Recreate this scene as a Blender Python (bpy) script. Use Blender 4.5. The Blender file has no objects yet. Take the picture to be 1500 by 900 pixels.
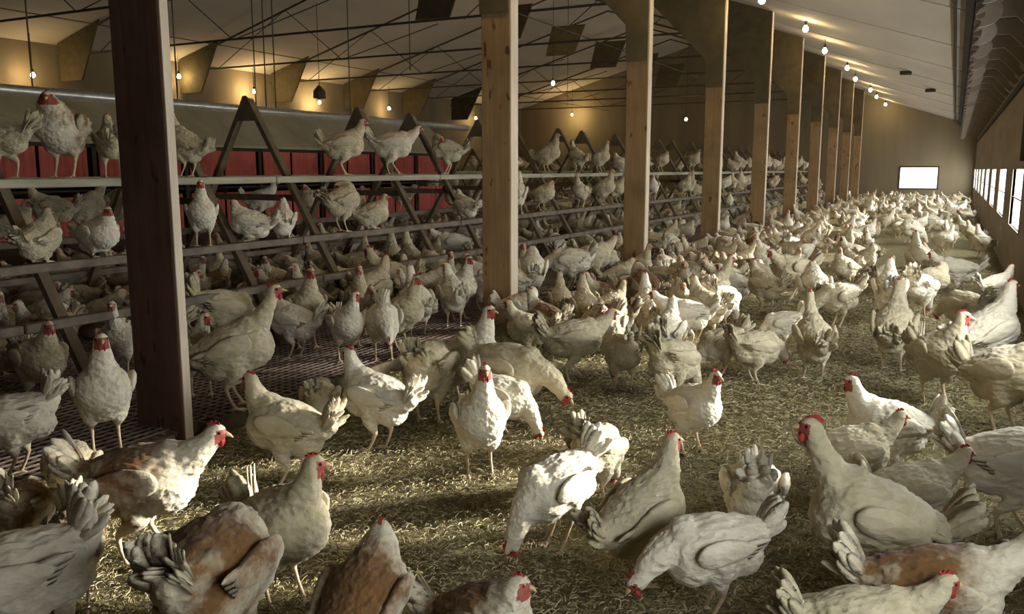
import bpy, bmesh, math, random
import numpy as np
from mathutils import Vector, Matrix, noise

SC = bpy.context.scene
COL = SC.collection
rad = math.radians
EXPO, WORLD, SUN, WINP, LAMP, LAMPL = 0.32, 3.0, 15.0, 56.0, 32.0, 66.0
# ---------------------------------------------------------------- camera
F_PX, EYE = 1254.0, 1.30
PITCH = math.atan2(202, F_PX)
PSI = math.atan2(650, math.hypot(F_PX, 202))           # the camera looks to the left of the barn's long axis (+Y)
FW = Vector((-math.sin(PSI) * math.cos(PITCH), math.cos(PSI) * math.cos(PITCH), -math.sin(PITCH)))
RT = Vector((math.cos(PSI), math.sin(PSI), 0)); UP = RT.cross(FW)
cd = bpy.data.cameras.new('camera'); cam = bpy.data.objects.new('camera', cd); COL.objects.link(cam)
cam.matrix_world = Matrix.Translation((0, 0, EYE)) @ Matrix((RT, UP, -FW)).transposed().to_4x4()
cd.sensor_width = 36; cd.lens = 36 * F_PX / 1500; cd.clip_start = .05; cd.clip_end = 200
cd.dof.use_dof = False
SC.camera = cam
def proj(x, y, z):
    v = Vector((x, y, z - EYE)); d = v.dot(FW); return 750 + F_PX * v.dot(RT) / d, 450 - F_PX * v.dot(UP) / d, d
def ray(px, py): return FW + RT * ((px - 750) / F_PX) + UP * ((450 - py) / F_PX)
def on_z(px, py, z=0.0):
    r = ray(px, py); k = (z - EYE) / r.z; return r.x * k, r.y * k
def on_x(px, py, X):
    r = ray(px, py); k = X / r.x; return r.y * k, EYE + r.z * k

# ---------------------------------------------------------------- view, world, daylight
SC.view_settings.view_transform = 'Standard'; SC.view_settings.look = 'None'
SC.view_settings.exposure = EXPO; SC.view_settings.gamma = 1.0; SC.view_settings.use_curve_mapping = False
SC.cycles.max_bounces = 6; SC.cycles.diffuse_bounces = 3; SC.cycles.transparent_max_bounces = 8
SC.cycles.sample_clamp_indirect = 6; SC.cycles.use_light_tree = True
world = bpy.data.worlds.new('overcast_sky'); SC.world = world; world.use_nodes = True
bg = world.node_tree.nodes['Background']; bg.inputs[0].default_value = (.86, .95, 1, 1); bg.inputs[1].default_value = WORLD
sun = bpy.data.lights.new('sun', 'SUN'); sun.energy = SUN; sun.angle = rad(5); sun.color = (1, .96, .88)
so = bpy.data.objects.new('sun', sun); COL.objects.link(so)
SUN_EL, SUN_AZ = rad(14), rad(38)                       # low sun through the right-hand windows, a little from ahead
sd = Vector((math.cos(SUN_EL) * math.cos(SUN_AZ), math.cos(SUN_EL) * math.sin(SUN_AZ), math.sin(SUN_EL)))
so.rotation_euler = sd.to_track_quat('Z', 'Y').to_euler(); so.location = (12, 8, 6)
BAY = 3.5; T0 = 2.85; TEND = 37.6; TBACK = -4.4
TS = [T0 + BAY * k for k in range(10)]
POST_T = [2.76, 6.12, 9.50, 12.98] + [16.5 + 3.52 * k for k in range(6)]
XR, XL, XRIDGE = .65, -18.75, -10.5
def ceil_z(x): return 3.11 + .33 * (-x) if x > XRIDGE else 3.11 + .33 * 10.5 - .295 * (XRIDGE - x)
WIN_W, WIN_Z0, WIN_Z1 = 1.9, .62, 1.30
WIN_T = [TS[0] - BAY * .5 + BAY * k for k in range(11)]  # the first, unseen beside the camera, is added to fill the foreground with light
for t in WIN_T:                                         # sky light that falls in through each window opening
    a = bpy.data.lights.new('window_daylight', 'AREA'); a.shape = 'RECTANGLE'; a.size = WIN_Z1 - WIN_Z0; a.size_y = WIN_W; a.energy = WINP * (.5 if t < 2 else 1); a.color = (.96, .98, 1)
    o = bpy.data.objects.new('window_daylight', a); COL.objects.link(o); o.location = (XR + .06, t, (WIN_Z0 + WIN_Z1) / 2)
    o.rotation_euler = (0, rad(90), 0)
# ---------------------------------------------------------------- materials
class NT:
    def __init__(s, name):
        s.m = bpy.data.materials.new(name); s.m.use_nodes = True; s.t = s.m.node_tree; s.n = s.t.nodes
        s.b = s.n['Principled BSDF']; s.out = s.n['Material Output']; s.b.inputs['Specular IOR Level'].default_value = .25
        s.tc = s.add('ShaderNodeTexCoord')
    def add(s, t, **kw):
        n = s.n.new(t)
        for k, v in kw.items(): setattr(n, k, v)
        return n
    def link(s, a, b): s.t.links.new(a, b)
    def mapping(s, scale, src='Object'):
        m = s.add('ShaderNodeMapping'); m.inputs['Scale'].default_value = scale; s.link(s.tc.outputs[src], m.inputs['Vector']); return m.outputs[0]
    def noise(s, vec, scale, detail=4, rough=.6):
        n = s.add('ShaderNodeTexNoise'); n.inputs['Scale'].default_value = scale; n.inputs['Detail'].default_value = detail; n.inputs['Roughness'].default_value = rough
        s.link(vec, n.inputs['Vector']); return n.outputs['Fac']
    def ramp(s, fac, stops):
        r = s.add('ShaderNodeValToRGB'); e = r.color_ramp.elements
        while len(e) < len(stops): e.new(.5)
        for x, (p, c) in zip(e, stops): x.position = p; x.color = (*c, 1) if len(c) == 3 else c
        s.link(fac, r.inputs[0]); return r.outputs[0]
    def mix(s, fac, a, b, mode='MIX'):
        m = s.add('ShaderNodeMix', data_type='RGBA', blend_type=mode)
        for v, i in ((fac, 0), (a, 6), (b, 7)):
            if hasattr(v, 'links'): s.link(v, m.inputs[i])
            else: m.inputs[i].default_value = v if i == 0 else (*v, 1)
        return m.outputs[2]
    def math(s, op, a, b=0.0):
        m = s.add('ShaderNodeMath', operation=op)
        for v, i in ((a, 0), (b, 1)):
            if hasattr(v, 'links'): s.link(v, m.inputs[i])
            else: m.inputs[i].default_value = v
        return m.outputs[0]
    def bump(s, h, strength, dist):
        b = s.add('ShaderNodeBump'); b.inputs['Strength'].default_value = strength; b.inputs['Distance'].default_value = dist
        s.link(h, b.inputs['Height']); s.link(b.outputs[0], s.b.inputs['Normal'])
    def color(s, c):
        if hasattr(c, 'links'): s.link(c, s.b.inputs['Base Color'])
        else: s.b.inputs['Base Color'].default_value = (*c, 1)
    def rough(s, r): s.b.inputs['Roughness'].default_value = r
MAT = {}
def simple(name, col, rough=.8, var=.25, scale=8, bump=0, metal=0, stretch=(1, 1, 1)):
    t = NT(name); v = t.mapping(stretch); f = t.noise(v, scale)
    t.color(t.ramp(f, [(.25, tuple(c * (1 - var) for c in col)), (.75, tuple(min(1, c * (1 + var)) for c in col))]))
    t.rough(rough); t.b.inputs['Metallic'].default_value = metal
    if bump: t.bump(f, .6, bump)
    MAT[name] = t.m; return t.m

def feather(name, base, dirt, amount, brown=None):
    t = NT(name); v = t.mapping((1, 1, 1))
    vo = t.add('ShaderNodeTexVoronoi'); vo.inputs['Scale'].default_value = 46
    vm = t.mapping((.55, 1, 1)); t.link(vm, vo.inputs['Vector'])
    fine = t.noise(t.mapping((.5, 1.2, 1.2)), 120, 3)
    f1 = t.noise(v, 9, 4); f2 = t.noise(v, 38, 3)
    c = t.mix(t.math('MULTIPLY', t.ramp(f1, [(.42, (0, 0, 0)), (.70, (1, 1, 1))]), amount), base, dirt)
    c = t.mix(t.math('MULTIPLY', t.ramp(f2, [(.45, (0, 0, 0)), (.8, (1, 1, 1))]), .35), c, tuple(x * .72 for x in base))
    if brown:
        sp = t.add('ShaderNodeSeparateXYZ'); t.link(t.tc.outputs['Object'], sp.inputs[0])
        # worn brown patch over the saddle and the wing bows
        d = t.add('ShaderNodeVectorMath', operation='DISTANCE'); t.link(t.tc.outputs['Object'], d.inputs[0]); d.inputs[1].default_value = (-.045, 0, .29)
        k = t.math('ADD', d.outputs['Value'], t.math('MULTIPLY', t.math('SUBTRACT', f1, .5), .30))
        k = t.math('ADD', k, t.math('MULTIPLY', t.math('SUBTRACT', f2, .5), .12))
        mask = t.ramp(k, [(.095, (1, 1, 1)), (.185, (0, 0, 0))])
        c = t.mix(mask, c, t.mix(f2, brown, tuple(x * .45 for x in brown)))
    h = t.math('ADD', t.math('MULTIPLY', vo.outputs['Distance'], .8), t.math('MULTIPLY', fine, .45))
    t.color(c); t.rough(.85); t.bump(h, .8, .008)
    t.b.inputs['Sheen Weight'].default_value = .15
    MAT[name] = t.m
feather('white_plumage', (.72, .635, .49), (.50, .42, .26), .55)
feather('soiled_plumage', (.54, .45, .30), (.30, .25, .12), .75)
feather('brown_backed_plumage', (.68, .60, .45), (.36, .27, .13), .7, (.21, .10, .03))
simple('dull_skin', (.40, .20, .14), .6, .3, 90)
simple('comb_dull', (.36, .13, .09), .6, .25, 60)
simple('shank', (.62, .47, .30), .6, .2, 60)
simple('red_skin', (.30, .07, .05), .55, .35, 90)
simple('comb_red', (.34, .035, .028), .5, .25, 60)
simple('beak_horn', (.50, .36, .18), .45, .2, 60)
simple('eye_dark', (.03, .012, .006), .15, .1, 20)
# ---------------------------------------------------------------- hens
def ico(bm, c, r, rot=None, sub=2):
    m = Matrix.Translation(c)
    if rot is not None: m = m @ rot
    m = m @ Matrix.Diagonal((r[0], r[1], r[2], 1.0))
    bmesh.ops.create_icosphere(bm, subdivisions=sub, radius=1.0, matrix=m)

def limb(bm, pts, sub=2):
    """a smooth run of balls along (x, y, z, r) points"""
    for a, b in zip(pts[:-1], pts[1:]):
        L = math.dist(a[:3], b[:3])
        n = max(1, int(math.ceil(L / (0.45 * min(a[3], b[3])))))
        for i in range(n + 1):
            u = i / n
            p = [a[k] * (1 - u) + b[k] * u for k in range(4)]
            ico(bm, p[:3], (p[3],) * 3, sub=1 if p[3] < .012 else sub)

def frame_of(f):
    """matrix whose x axis is f, z as much up as can be"""
    f = Vector(f).normalized()
    s = Vector((0, 0, 1)).cross(f)
    s = s.normalized() if s.length > 1e-4 else Vector((0, 1, 0))
    u = f.cross(s)
    m = Matrix((f, s, u)).transposed()
    return m.to_4x4()

def bez(pts, n):
    """Catmull-Rom through points with radius"""
    P = [pts[0]] + list(pts) + [pts[-1]]
    out = []
    for i in range(1, len(P) - 2):
        for k in range(n):
            t = k / n
            out.append(tuple(0.5 * ((2 * P[i][c]) + (-P[i-1][c] + P[i+1][c]) * t + (2*P[i-1][c] - 5*P[i][c] + 4*P[i+1][c] - P[i+2][c]) * t*t
                       + (-P[i-1][c] + 3*P[i][c] - 3*P[i+1][c] + P[i+2][c]) * t**3) for c in range(len(pts[0]))))
    out.append(tuple(pts[-1]))
    return out

POSES = {
 # tilt = how far the chest is lifted; neck = points after the chest; hd = way the beak points; tail = (lift, spread, length)
 'stand':  dict(tilt=14, hip=.250, neck=[(.085,0,.300,.064),(.125,0,.350,.046),(.143,0,.392,.034),(.150,0,.420,.029)], hd=(1,0,-.05), tail=(52,.5,.13)),
 'alert':  dict(tilt=30, hip=.245, neck=[(.080,0,.325,.060),(.105,0,.385,.043),(.115,0,.430,.032),(.120,0,.462,.028)], hd=(1,.0,.02), tail=(40,.5,.12)),
 'look':   dict(tilt=20, hip=.250, neck=[(.080,0,.310,.062),(.110,.008,.360,.045),(.122,.016,.405,.033),(.128,.020,.437,.028)], hd=(.45,.85,-.05), tail=(58,.4,.14)),
 'walk':   dict(tilt=8, hip=.255, neck=[(.110,0,.290,.062),(.165,0,.330,.045),(.200,0,.362,.034),(.215,0,.385,.029)], hd=(1,0,-.12), tail=(48,.55,.14), step=.05),
 'peck':   dict(tilt=-10, hip=.245, neck=[(.120,0,.205,.060),(.165,0,.150,.045),(.190,0,.100,.034),(.200,0,.070,.029)], hd=(.45,0,-.9), tail=(66,.4,.13)),
 'forage': dict(tilt=-2, hip=.240, neck=[(.125,0,.245,.062),(.180,.01,.220,.046),(.220,.02,.180,.034),(.240,.025,.152,.029)], hd=(.75,.1,-.6), tail=(50,.5,.12)),
 'hunch':  dict(tilt=22, hip=.235, neck=[(.080,0,.290,.068),(.105,0,.325,.056),(.118,0,.350,.042),(.125,0,.368,.031)], hd=(1,.25,-.15), tail=(30,.45,.12)),
 'roost':  dict(tilt=16, hip=.150, neck=[(.080,0,.200,.068),(.108,0,.245,.052),(.120,0,.280,.036),(.126,0,.303,.030)], hd=(1,-.3,-.05), tail=(35,.45,.12), sit=True),
 'preen':  dict(tilt=16, hip=.250, neck=[(.080,0,.300,.064),(.100,.030,.350,.048),(.085,.065,.372,.036),(.060,.085,.360,.030)], hd=(-.75,.35,-.5), tail=(45,.5,.13)),
 'stretch':dict(tilt=24, hip=.252, neck=[(.085,0,.325,.056),(.122,0,.385,.038),(.150,0,.440,.029),(.162,0,.475,.027)], hd=(1,-.12,.12), tail=(44,.6,.15)),
}

def build_hen_body(P, name):
    bm = bmesh.new()
    hz = P['hip']; T = Matrix.Translation((0, 0, hz)) @ Matrix.Rotation(-math.radians(P['tilt']), 4, 'Y')
    def tb(c, r, tip=0):
        m = T @ Matrix.Translation((c[0], c[1], c[2] * 1.05)) @ Matrix.Rotation(-math.radians(tip), 4, 'Y'); r = (r[0] * 1.02, r[1] * 1.13, r[2] * 1.08)
        bmesh.ops.create_icosphere(bm, subdivisions=3, radius=1.0, matrix=m @ Matrix.Diagonal((r[0], r[1], r[2], 1)))
    tb((0, 0, 0), (.134, .094, .094)); tb((.070, 0, -.016), (.086, .086, .092)); tb((-.055, 0, .018), (.100, .074, .068), -8)
    tb((-.125, 0, .026), (.062, .050, .050), -20); tb((-.085, 0, -.040), (.072, .066, .056), -12); tb((.0, 0, -.045), (.10, .076, .066))
    tb((.085, 0, .035), (.062, .058, .062), -30); tb((-.165, 0, .046), (.040, .030, .034), -35)
    sh = T @ Vector((.045, 0, .030))
    neck = bez([(sh.x, 0, sh.z, .070)] + P['neck'], 5)
    for p in neck: ico(bm, p[:3], (p[3],) * 3, sub=2)
    hc = Vector(P['neck'][-1][:3]); hm = Matrix.Translation(hc) @ frame_of(P['hd'])
    for c, r in (((.008, 0, .006), (.030, .0235, .0255)), ((.022, 0, .000), (.020, .0165, .0175))):
        bmesh.ops.create_icosphere(bm, subdivisions=2, radius=1.0, matrix=hm @ Matrix.Translation(c) @ Matrix.Diagonal((r[0], r[1], r[2], 1)))
    st = P.get('step', .012)
    for s in (-1, 1):
        fx = .012 + (st if s > 0 else -st)
        a = T @ Vector((-.012, s * .048, -.045))
        if P.get('sit'):
            limb(bm, [(a.x, a.y, a.z, .045), (.02, s*.045, .055, .026), (-.03, s*.045, .035, .012), (.015, s*.045, .012, .009)])
            ft = (.015, s * .045)
        else:
            limb(bm, [(a.x, a.y, a.z, .050), (a.x+.006, s*.048, .150, .034), (-.030 + fx*.5, s*.047, .108, .0145), (-.036 + fx*.6, s*.046, .098, .0105)])
            limb(bm, [(-.036 + fx*.6, s*.046, .098, .0105), (-.022+fx*.8, s*.046, .055, .0082), (fx, s*.047, .012, .0085)])
            ft = (fx, s * .047)
        for ang, L in ((0, .052), (34, .044), (-34, .044), (180, .024)):
            dx, dy = math.cos(math.radians(ang)), math.sin(math.radians(ang)) * 1.0
            limb(bm, [(ft[0], ft[1], .010, .0075), (ft[0]+dx*L*.6, ft[1]+dy*L*.6, .0075, .0062), (ft[0]+dx*L, ft[1]+dy*L, .0055, .0046)])
    me = bpy.data.meshes.new(name); bm.to_mesh(me); bm.free()
    ob = bpy.data.objects.new(name, me); bpy.context.scene.collection.objects.link(ob)
    md = ob.modifiers.new('r', 'REMESH'); md.mode = 'VOXEL'; md.voxel_size = .0055; md.adaptivity = 0
    dg = bpy.context.evaluated_depsgraph_get(); dg.update()
    out = bpy.data.meshes.new_from_object(ob.evaluated_get(dg)); bpy.data.objects.remove(ob); bpy.data.meshes.remove(me)
    # smooth: strongly over the plumage, hardly on the shanks
    n = len(out.vertices); co = np.empty(n * 3); out.vertices.foreach_get('co', co); co = co.reshape(-1, 3)
    e = np.empty(len(out.edges) * 2, dtype=np.int64); out.edges.foreach_get('vertices', e); e = e.reshape(-1, 2)
    deg = np.bincount(e.ravel(), minlength=n).astype(float)
    lo, hi = (.03, .06) if P.get('sit') else (.11, .15)
    hcn = np.array(hc); dh = np.linalg.norm(co - hcn, axis=1)
    w = np.clip((co[:, 2] - lo) / (hi - lo), 0, 1); near = np.clip((dh - .03) / .05, 0, 1)
    w0 = np.where(dh < .08, 1.0, w)
    for it in range(9):
        acc = np.zeros_like(co)
        for k in range(3):
            acc[:, k] = np.bincount(e[:, 0], co[e[:, 1], k], n) + np.bincount(e[:, 1], co[e[:, 0], k], n)
        av = acc / np.maximum(deg, 1)[:, None]
        f = (w0 * .55 if it > 1 else np.maximum(w0 * .55, .35))
        if it > 3: f = f * near
        co = co + (av - co) * f[:, None]
    out.vertices.foreach_set('co', co.ravel()); out.update()
    nr = np.empty(n * 3); out.vertices.foreach_get('normal', nr); nr = nr.reshape(-1, 3)
    # ruffle the feathers: clumps that lie towards the tail
    amp = w0 * np.clip((dh - .025) / .05, .0, 1)
    for i in range(n):
        if amp[i] < .02: continue
        p = Vector(co[i]); q = Vector((p.x * 24, p.y * 52, p.z * 52))
        a = noise.noise(q) * .0042 + noise.noise(q * 2.3) * .0036 + noise.noise(q * 4.1) * .0018 + noise.noise(Vector((p.x*11, p.y*11, p.z*11))) * .004
        co[i] += nr[i] * a * amp[i]
    out.vertices.foreach_set('co', co.ravel())
    # materials: 0 plumage, 1 shank, 2 bare red face
    nf = len(out.polygons); cen = np.empty(nf * 3); out.polygons.foreach_get('center', cen); cen = cen.reshape(-1, 3)
    R = np.array(frame_of(P['hd']).to_3x3()); loc = (cen - hcn) @ R
    mi = np.zeros(nf, dtype=np.int32)
    mi[cen[:, 2] < (.030 if P.get('sit') else .112)] = 1
    dist = np.linalg.norm(loc, axis=1)
    up = (dist < .06)
    mi[up] = 0
    mi[up & (loc[:, 0] > .010) & (loc[:, 2] < .015) & (loc[:, 2] > -.03)] = 2
    out.polygons.foreach_set('material_index', mi); out.polygons.foreach_set('use_smooth', [True] * nf)
    return out, hm, T

def blade(bm, base, d, up, L, W, Th, curve=0.0):
    """one flight feather: a long thin rounded blade from base along d"""
    d = Vector(d).normalized(); up = Vector(up); s = d.cross(up).normalized(); nrm = s.cross(d).normalized()
    prof = [(0, .25), (.12, .55), (.35, .9), (.62, 1.0), (.84, .82), (.95, .5), (1.0, .12)]
    rings = []
    for u, w in prof:
        c = Vector(base) + d * (L * u) + nrm * (curve * u * u)
        hw = W * .5 * w; ht = Th * .5 * (1 - .6 * u)
        rings.append([bm.verts.new(c + s * hw), bm.verts.new(c + nrm * ht), bm.verts.new(c - s * hw), bm.verts.new(c - nrm * ht)])
    for a, b in zip(rings[:-1], rings[1:]):
        for k in range(4):
            bm.faces.new((a[k], a[(k+1) % 4], b[(k+1) % 4], b[k]))
    bm.faces.new(rings[0][::-1]); bm.faces.new(rings[-1])

def mesh_of(bm, name, smooth=True):
    me = bpy.data.meshes.new(name); bmesh.ops.recalc_face_normals(bm, faces=bm.faces); bm.to_mesh(me); bm.free()
    if smooth: me.polygons.foreach_set('use_smooth', [True] * len(me.polygons))
    return me

def build_hen_parts(P, T, hm, rnd):
    parts = []
    # wings
    for s in (-1, 1):
        bm = bmesh.new()
        R = T @ Matrix.Translation((-.010, s * .096, .014)) @ Matrix.Rotation(s * math.radians(7), 4, 'Z') @ Matrix.Rotation(math.radians(-s * 10), 4, 'X')
        bmesh.ops.create_icosphere(bm, subdivisions=3, radius=1.0, matrix=R @ Matrix.Diagonal((.098, .020, .054, 1)))
        for v in bm.verts:
            q = R.inverted() @ v.co
            t = (q.x + .098) / .196
            q.z = q.z * (.55 + .5 * t) + .012 * (1 - t)
            q.y += noise.noise(Vector((q.x * 40, q.z * 70, s))) * .005
            v.co = R @ q
        for k in range(6):
            a = math.radians(180 + 4 - k * 5.5)
            d = R.to_3x3() @ Vector((math.cos(a), -s * .06, -math.sin(a) * .6 + .02 + .02 * k))
            b = R @ Vector((-.035 + .006 * k, s * (.006 - .0012 * k), .022 - .012 * k))
            blade(bm, b, d, R.to_3x3() @ Vector((0, s, 0)), .105 - .010 * k, .030, .006)
        parts.append(('wing', mesh_of(bm, 'wing'), 'feather'))
    # tail
    bm = bmesh.new(); lift, spread, L = P['tail']
    base = T @ Vector((-.165, 0, .050)); lf = math.radians(lift)
    for k in range(11):
        u = (k - 5) / 5.0
        side = u * spread * .62
        el = lf + math.radians(14) * (1 - abs(u)) + rnd.uniform(-.06, .06)
        d = Vector((-math.cos(el), side * .62, math.sin(el)))
        up = Vector((math.sin(el) * .6, 1.0 if u >= 0 else -1.0, math.cos(el) * .6))
        blade(bm, base + Vector((0.028, u * .016, -.012)), d, up, L * rnd.uniform(.72, .98) + .02, .044, .012, curve=.012)
    for k in range(16):
        a = rnd.uniform(-1, 1); el = lf * rnd.uniform(.6, 1.1)
        blade(bm, base + Vector((.02, a * .022, rnd.uniform(-.03, .006))), Vector((-math.cos(el), a * .5, math.sin(el))), Vector((0.2, a, .9)), L * rnd.uniform(.55, .85), .044, .016, curve=-.006)
    parts.append(('tail_feathers', mesh_of(bm, 'tail_feathers'), 'feather'))
    # comb: one serrated plate
    bm = bmesh.new()
    outl = [(-.020, .020), (-.024, .034), (-.016, .030), (-.012, .043), (-.004, .033), (.003, .046), (.009, .032), (.016, .040), (.020, .026), (.030, .026), (.032, .014), (.020, .014), (0, .018)]
    f = [bm.verts.new(hm @ Vector((x*.85, .0034, .02+(z-.02)*.72))) for x, z in outl]; g = [bm.verts.new(hm @ Vector((x*.85, -.0034, .02+(z-.02)*.72))) for x, z in outl]
    bm.faces.new(f); bm.faces.new(g[::-1])
    for i in range(len(outl)):
        j = (i + 1) % len(outl); bm.faces.new((f[i], g[i], g[j], f[j]))
    bmesh.ops.triangulate(bm, faces=bm.faces)
    parts.append(('comb', mesh_of(bm, 'comb', False), 'comb'))
    # beak
    bm = bmesh.new()
    prof = [(.032, .0100, .0090, .002), (.040, .0078, .0075, .001), (.048, .0050, .0052, -.001), (.056, .0014, .0018, -.006)]
    rings = []
    for x, w, h, z in prof:
        rings.append([bm.verts.new(hm @ Vector((x, w * math.cos(t), z + h * math.sin(t)))) for t in [i * math.pi / 4 for i in range(8)]])
    for a, b in zip(rings[:-1], rings[1:]):
        for k in range(8): bm.faces.new((a[k], a[(k+1) % 8], b[(k+1) % 8], b[k]))
    bm.faces.new(rings[0]); bm.faces.new(rings[-1])
    parts.append(('beak', mesh_of(bm, 'beak'), 'beak'))
    for s in (-1, 1):
        bm = bmesh.new()
        bmesh.ops.create_icosphere(bm, subdivisions=2, radius=1, matrix=hm @ Matrix.Translation((.024, s * .0085, -.024)) @ Matrix.Diagonal((.0085, .0038, .014, 1)))
        parts.append(('wattle', mesh_of(bm, 'wattle'), 'comb'))
        bm = bmesh.new()
        bmesh.ops.create_icosphere(bm, subdivisions=2, radius=1, matrix=hm @ Matrix.Translation((.019, s * .0190, .008)) @ Matrix.Diagonal((.0048, .0035, .0048, 1)))
        parts.append(('eye', mesh_of(bm, 'eye'), 'eye'))
    return parts
# ---------------------------------------------------------------- helpers for objects
simple('ceiling_board', (.56, .48, .38), .85, .10, 1.2, 0, stretch=(1, .2, 1))
simple('wall_board', (.23, .18, .11), .85, .16, 1.5, .002, stretch=(1, 1, .15))
simple('side_wall_board', (.24, .19, .15), .8, .25, 3, .003, stretch=(1, .15, 1))
simple('lit_face_tone', (.62, .50, .36), .8, .15, 12, .002, stretch=(1, 1, .2))  # pale tone standing in for light on the posts' right faces
simple('dark_gusset', (.105, .08, .04), .8, .25, 5, .002)
simple('truss_steel', (.085, .07, .045), .6, .3, 6)
simple('galvanised', (.62, .62, .58), .35, .15, 12, 0, .7)
simple('roost_board', (.34, .31, .22), .85, .35, 10, .004, stretch=(1, .15, 1))
simple('roost_pole', (.17, .135, .10), .85, .4, 9, .004)
simple('roost_leg', (.13, .095, .055), .85, .4, 9, .004)
simple('slat_wood', (.19, .135, .105), .85, .5, 9, .004)
simple('nest_red', (.46, .095, .07), .6, .18, 5)
simple('nest_roof', (.36, .30, .19), .8, .15, 3)
simple('dark_wood', (.05, .035, .025), .85, .4, 8, .003)
simple('pale_sheet', (.46, .39, .34), .7, .2, 8)
simple('socket_black', (.03, .025, .02), .5, .2, 10)
def wood(name, a, b, knot):
    t = NT(name); v = t.mapping((9, 9, .7)); f = t.noise(v, 3.0, 6, .65)
    k = t.noise(t.mapping((1, 1, .45)), 13, 2)
    c = t.ramp(f, [(.25, a), (.75, b)]); c = t.mix(t.ramp(k, [(.64, (0, 0, 0)), (.72, (1, 1, 1))]), c, knot)
    st = t.noise(t.mapping((1, 1, 1)), 2.2, 3); c = t.mix(t.math('MULTIPLY', t.ramp(st, [(.45, (0, 0, 0)), (.7, (1, 1, 1))]), .45), c, tuple(x * .5 for x in a))
    t.color(c); t.rough(.8); t.bump(f, .5, .004); MAT[name] = t.m
wood('post_pine', (.24, .145, .065), (.37, .235, .11), (.08, .035, .012))
wood('post_shaded', (.085, .040, .028), (.15, .075, .05), (.05, .018, .012))  # darker copy of the post wood, the unlit front's shade put into its colour
def glass():
    m = bpy.data.materials.new('window_glass'); m.use_nodes = True; n = m.node_tree.nodes; l = m.node_tree.links
    n.remove(n['Principled BSDF']); t = n.new('ShaderNodeBsdfTransparent'); g = n.new('ShaderNodeBsdfGlossy'); x = n.new('ShaderNodeMixShader')
    g.inputs['Roughness'].default_value = .08; x.inputs[0].default_value = .06; t.inputs[0].default_value = (.95, .97, .97, 1)
    l.new(t.outputs[0], x.inputs[1]); l.new(g.outputs[0], x.inputs[2]); l.new(x.outputs[0], n['Material Output'].inputs[0]); MAT['glass'] = m
glass()
def litter_mat():
    t = NT('litter'); v = t.mapping((1, 1, 1))
    a = t.noise(v, .9, 3); b = t.noise(v, 55, 5, .75); c = t.noise(v, 9, 4)
    col = t.ramp(b, [(.32, (.07, .052, .024)), (.50, (.24, .19, .09)), (.70, (.50, .42, .22))])
    col = t.mix(t.math('MULTIPLY', t.ramp(a, [(.45, (0, 0, 0)), (.62, (1, 1, 1))]), .45), col, (.24, .21, .09))
    col = t.mix(t.math('MULTIPLY', t.ramp(c, [(.4, (0, 0, 0)), (.7, (1, 1, 1))]), .5), col, (.09, .07, .035))
    t.color(col); t.rough(.95); t.bump(t.math('ADD', b, t.math('MULTIPLY', c, 1.5)), .9, .018); MAT['litter'] = t.m
litter_mat()
simple('straw_pale', (.46, .39, .24), .8, .2, 40)
simple('straw_tan', (.34, .27, .15), .85, .3, 40)
simple('straw_dark', (.14, .10, .045), .9, .3, 40)
simple('straw_green', (.36, .34, .12), .85, .3, 40)
def bulb_mat():
    t = NT('lit_bulb'); t.color((1, .9, .6)); t.b.inputs['Emission Color'].default_value = (1, .80, .42, 1); t.b.inputs['Emission Strength'].default_value = 45; MAT['bulb'] = t.m
bulb_mat()

class MB:
    def __init__(s): s.bm = bmesh.new()
    def box(s, lo, hi):
        c = [(a + b) / 2 for a, b in zip(lo, hi)]; d = [abs(b - a) for a, b in zip(lo, hi)]
        bmesh.ops.create_cube(s.bm, size=1, matrix=Matrix.Translation(c) @ Matrix.Diagonal((*d, 1))); return s
    def bar(s, a, b, w, h, up=(0, 0, 1)):
        a, b = Vector(a), Vector(b); x = (b - a); L = x.length; x.normalize(); y = Vector(up).cross(x)
        if y.length < 1e-4: y = Vector((0, 1, 0)).cross(x)
        y.normalize(); z = x.cross(y)
        bmesh.ops.create_cube(s.bm, size=1, matrix=Matrix.Translation((a + b) / 2) @ Matrix((x, y, z)).transposed().to_4x4() @ Matrix.Diagonal((L, w, h, 1))); return s
    def tube(s, a, b, r, n=8, r2=None):
        a, b = Vector(a), Vector(b); q = (b - a).to_track_quat('Z', 'Y').to_matrix().to_4x4()
        bmesh.ops.create_cone(s.bm, cap_ends=True, segments=n, radius1=r, radius2=r if r2 is None else r2, depth=(b - a).length, matrix=Matrix.Translation((a + b) / 2) @ q); return s
    def prism(s, pts, y0, y1):
        """outline in the X-Z plane, thickness in Y"""
        f = [s.bm.verts.new((x, y0, z)) for x, z in pts]; g = [s.bm.verts.new((x, y1, z)) for x, z in pts]
        s.bm.faces.new(f); s.bm.faces.new(g[::-1]); n = len(pts)
        for i in range(n): s.bm.faces.new((f[i], g[i], g[(i+1) % n], f[(i+1) % n]))
        return s
    def bevel(s, w=.006):
        bmesh.ops.bevel(s.bm, geom=s.bm.edges[:], offset=w, segments=1, affect='EDGES'); return s
    def mesh(s, name, mat, smooth=False):
        me = mesh_of(s.bm, name, smooth); me.materials.append(MAT[mat]); return me
def put(name, me, parent=None, loc=(0, 0, 0), **pr):
    o = bpy.data.objects.new(name, me); COL.objects.link(o); o.location = loc
    if parent: o.parent = parent
    for k, v in pr.items(): o[k] = v
    return o
def struct(name, mb, mat, parent=None, **kw): return put(name, mb.mesh(name, mat), parent, kind='structure', **kw) if not parent else put(name, mb.mesh(name, mat), parent)
def copy_tree(o, parent=None):
    c = o.copy(); COL.objects.link(c); c.parent = parent
    for ch in list(o.children): copy_tree(ch, c)
    return c
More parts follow.
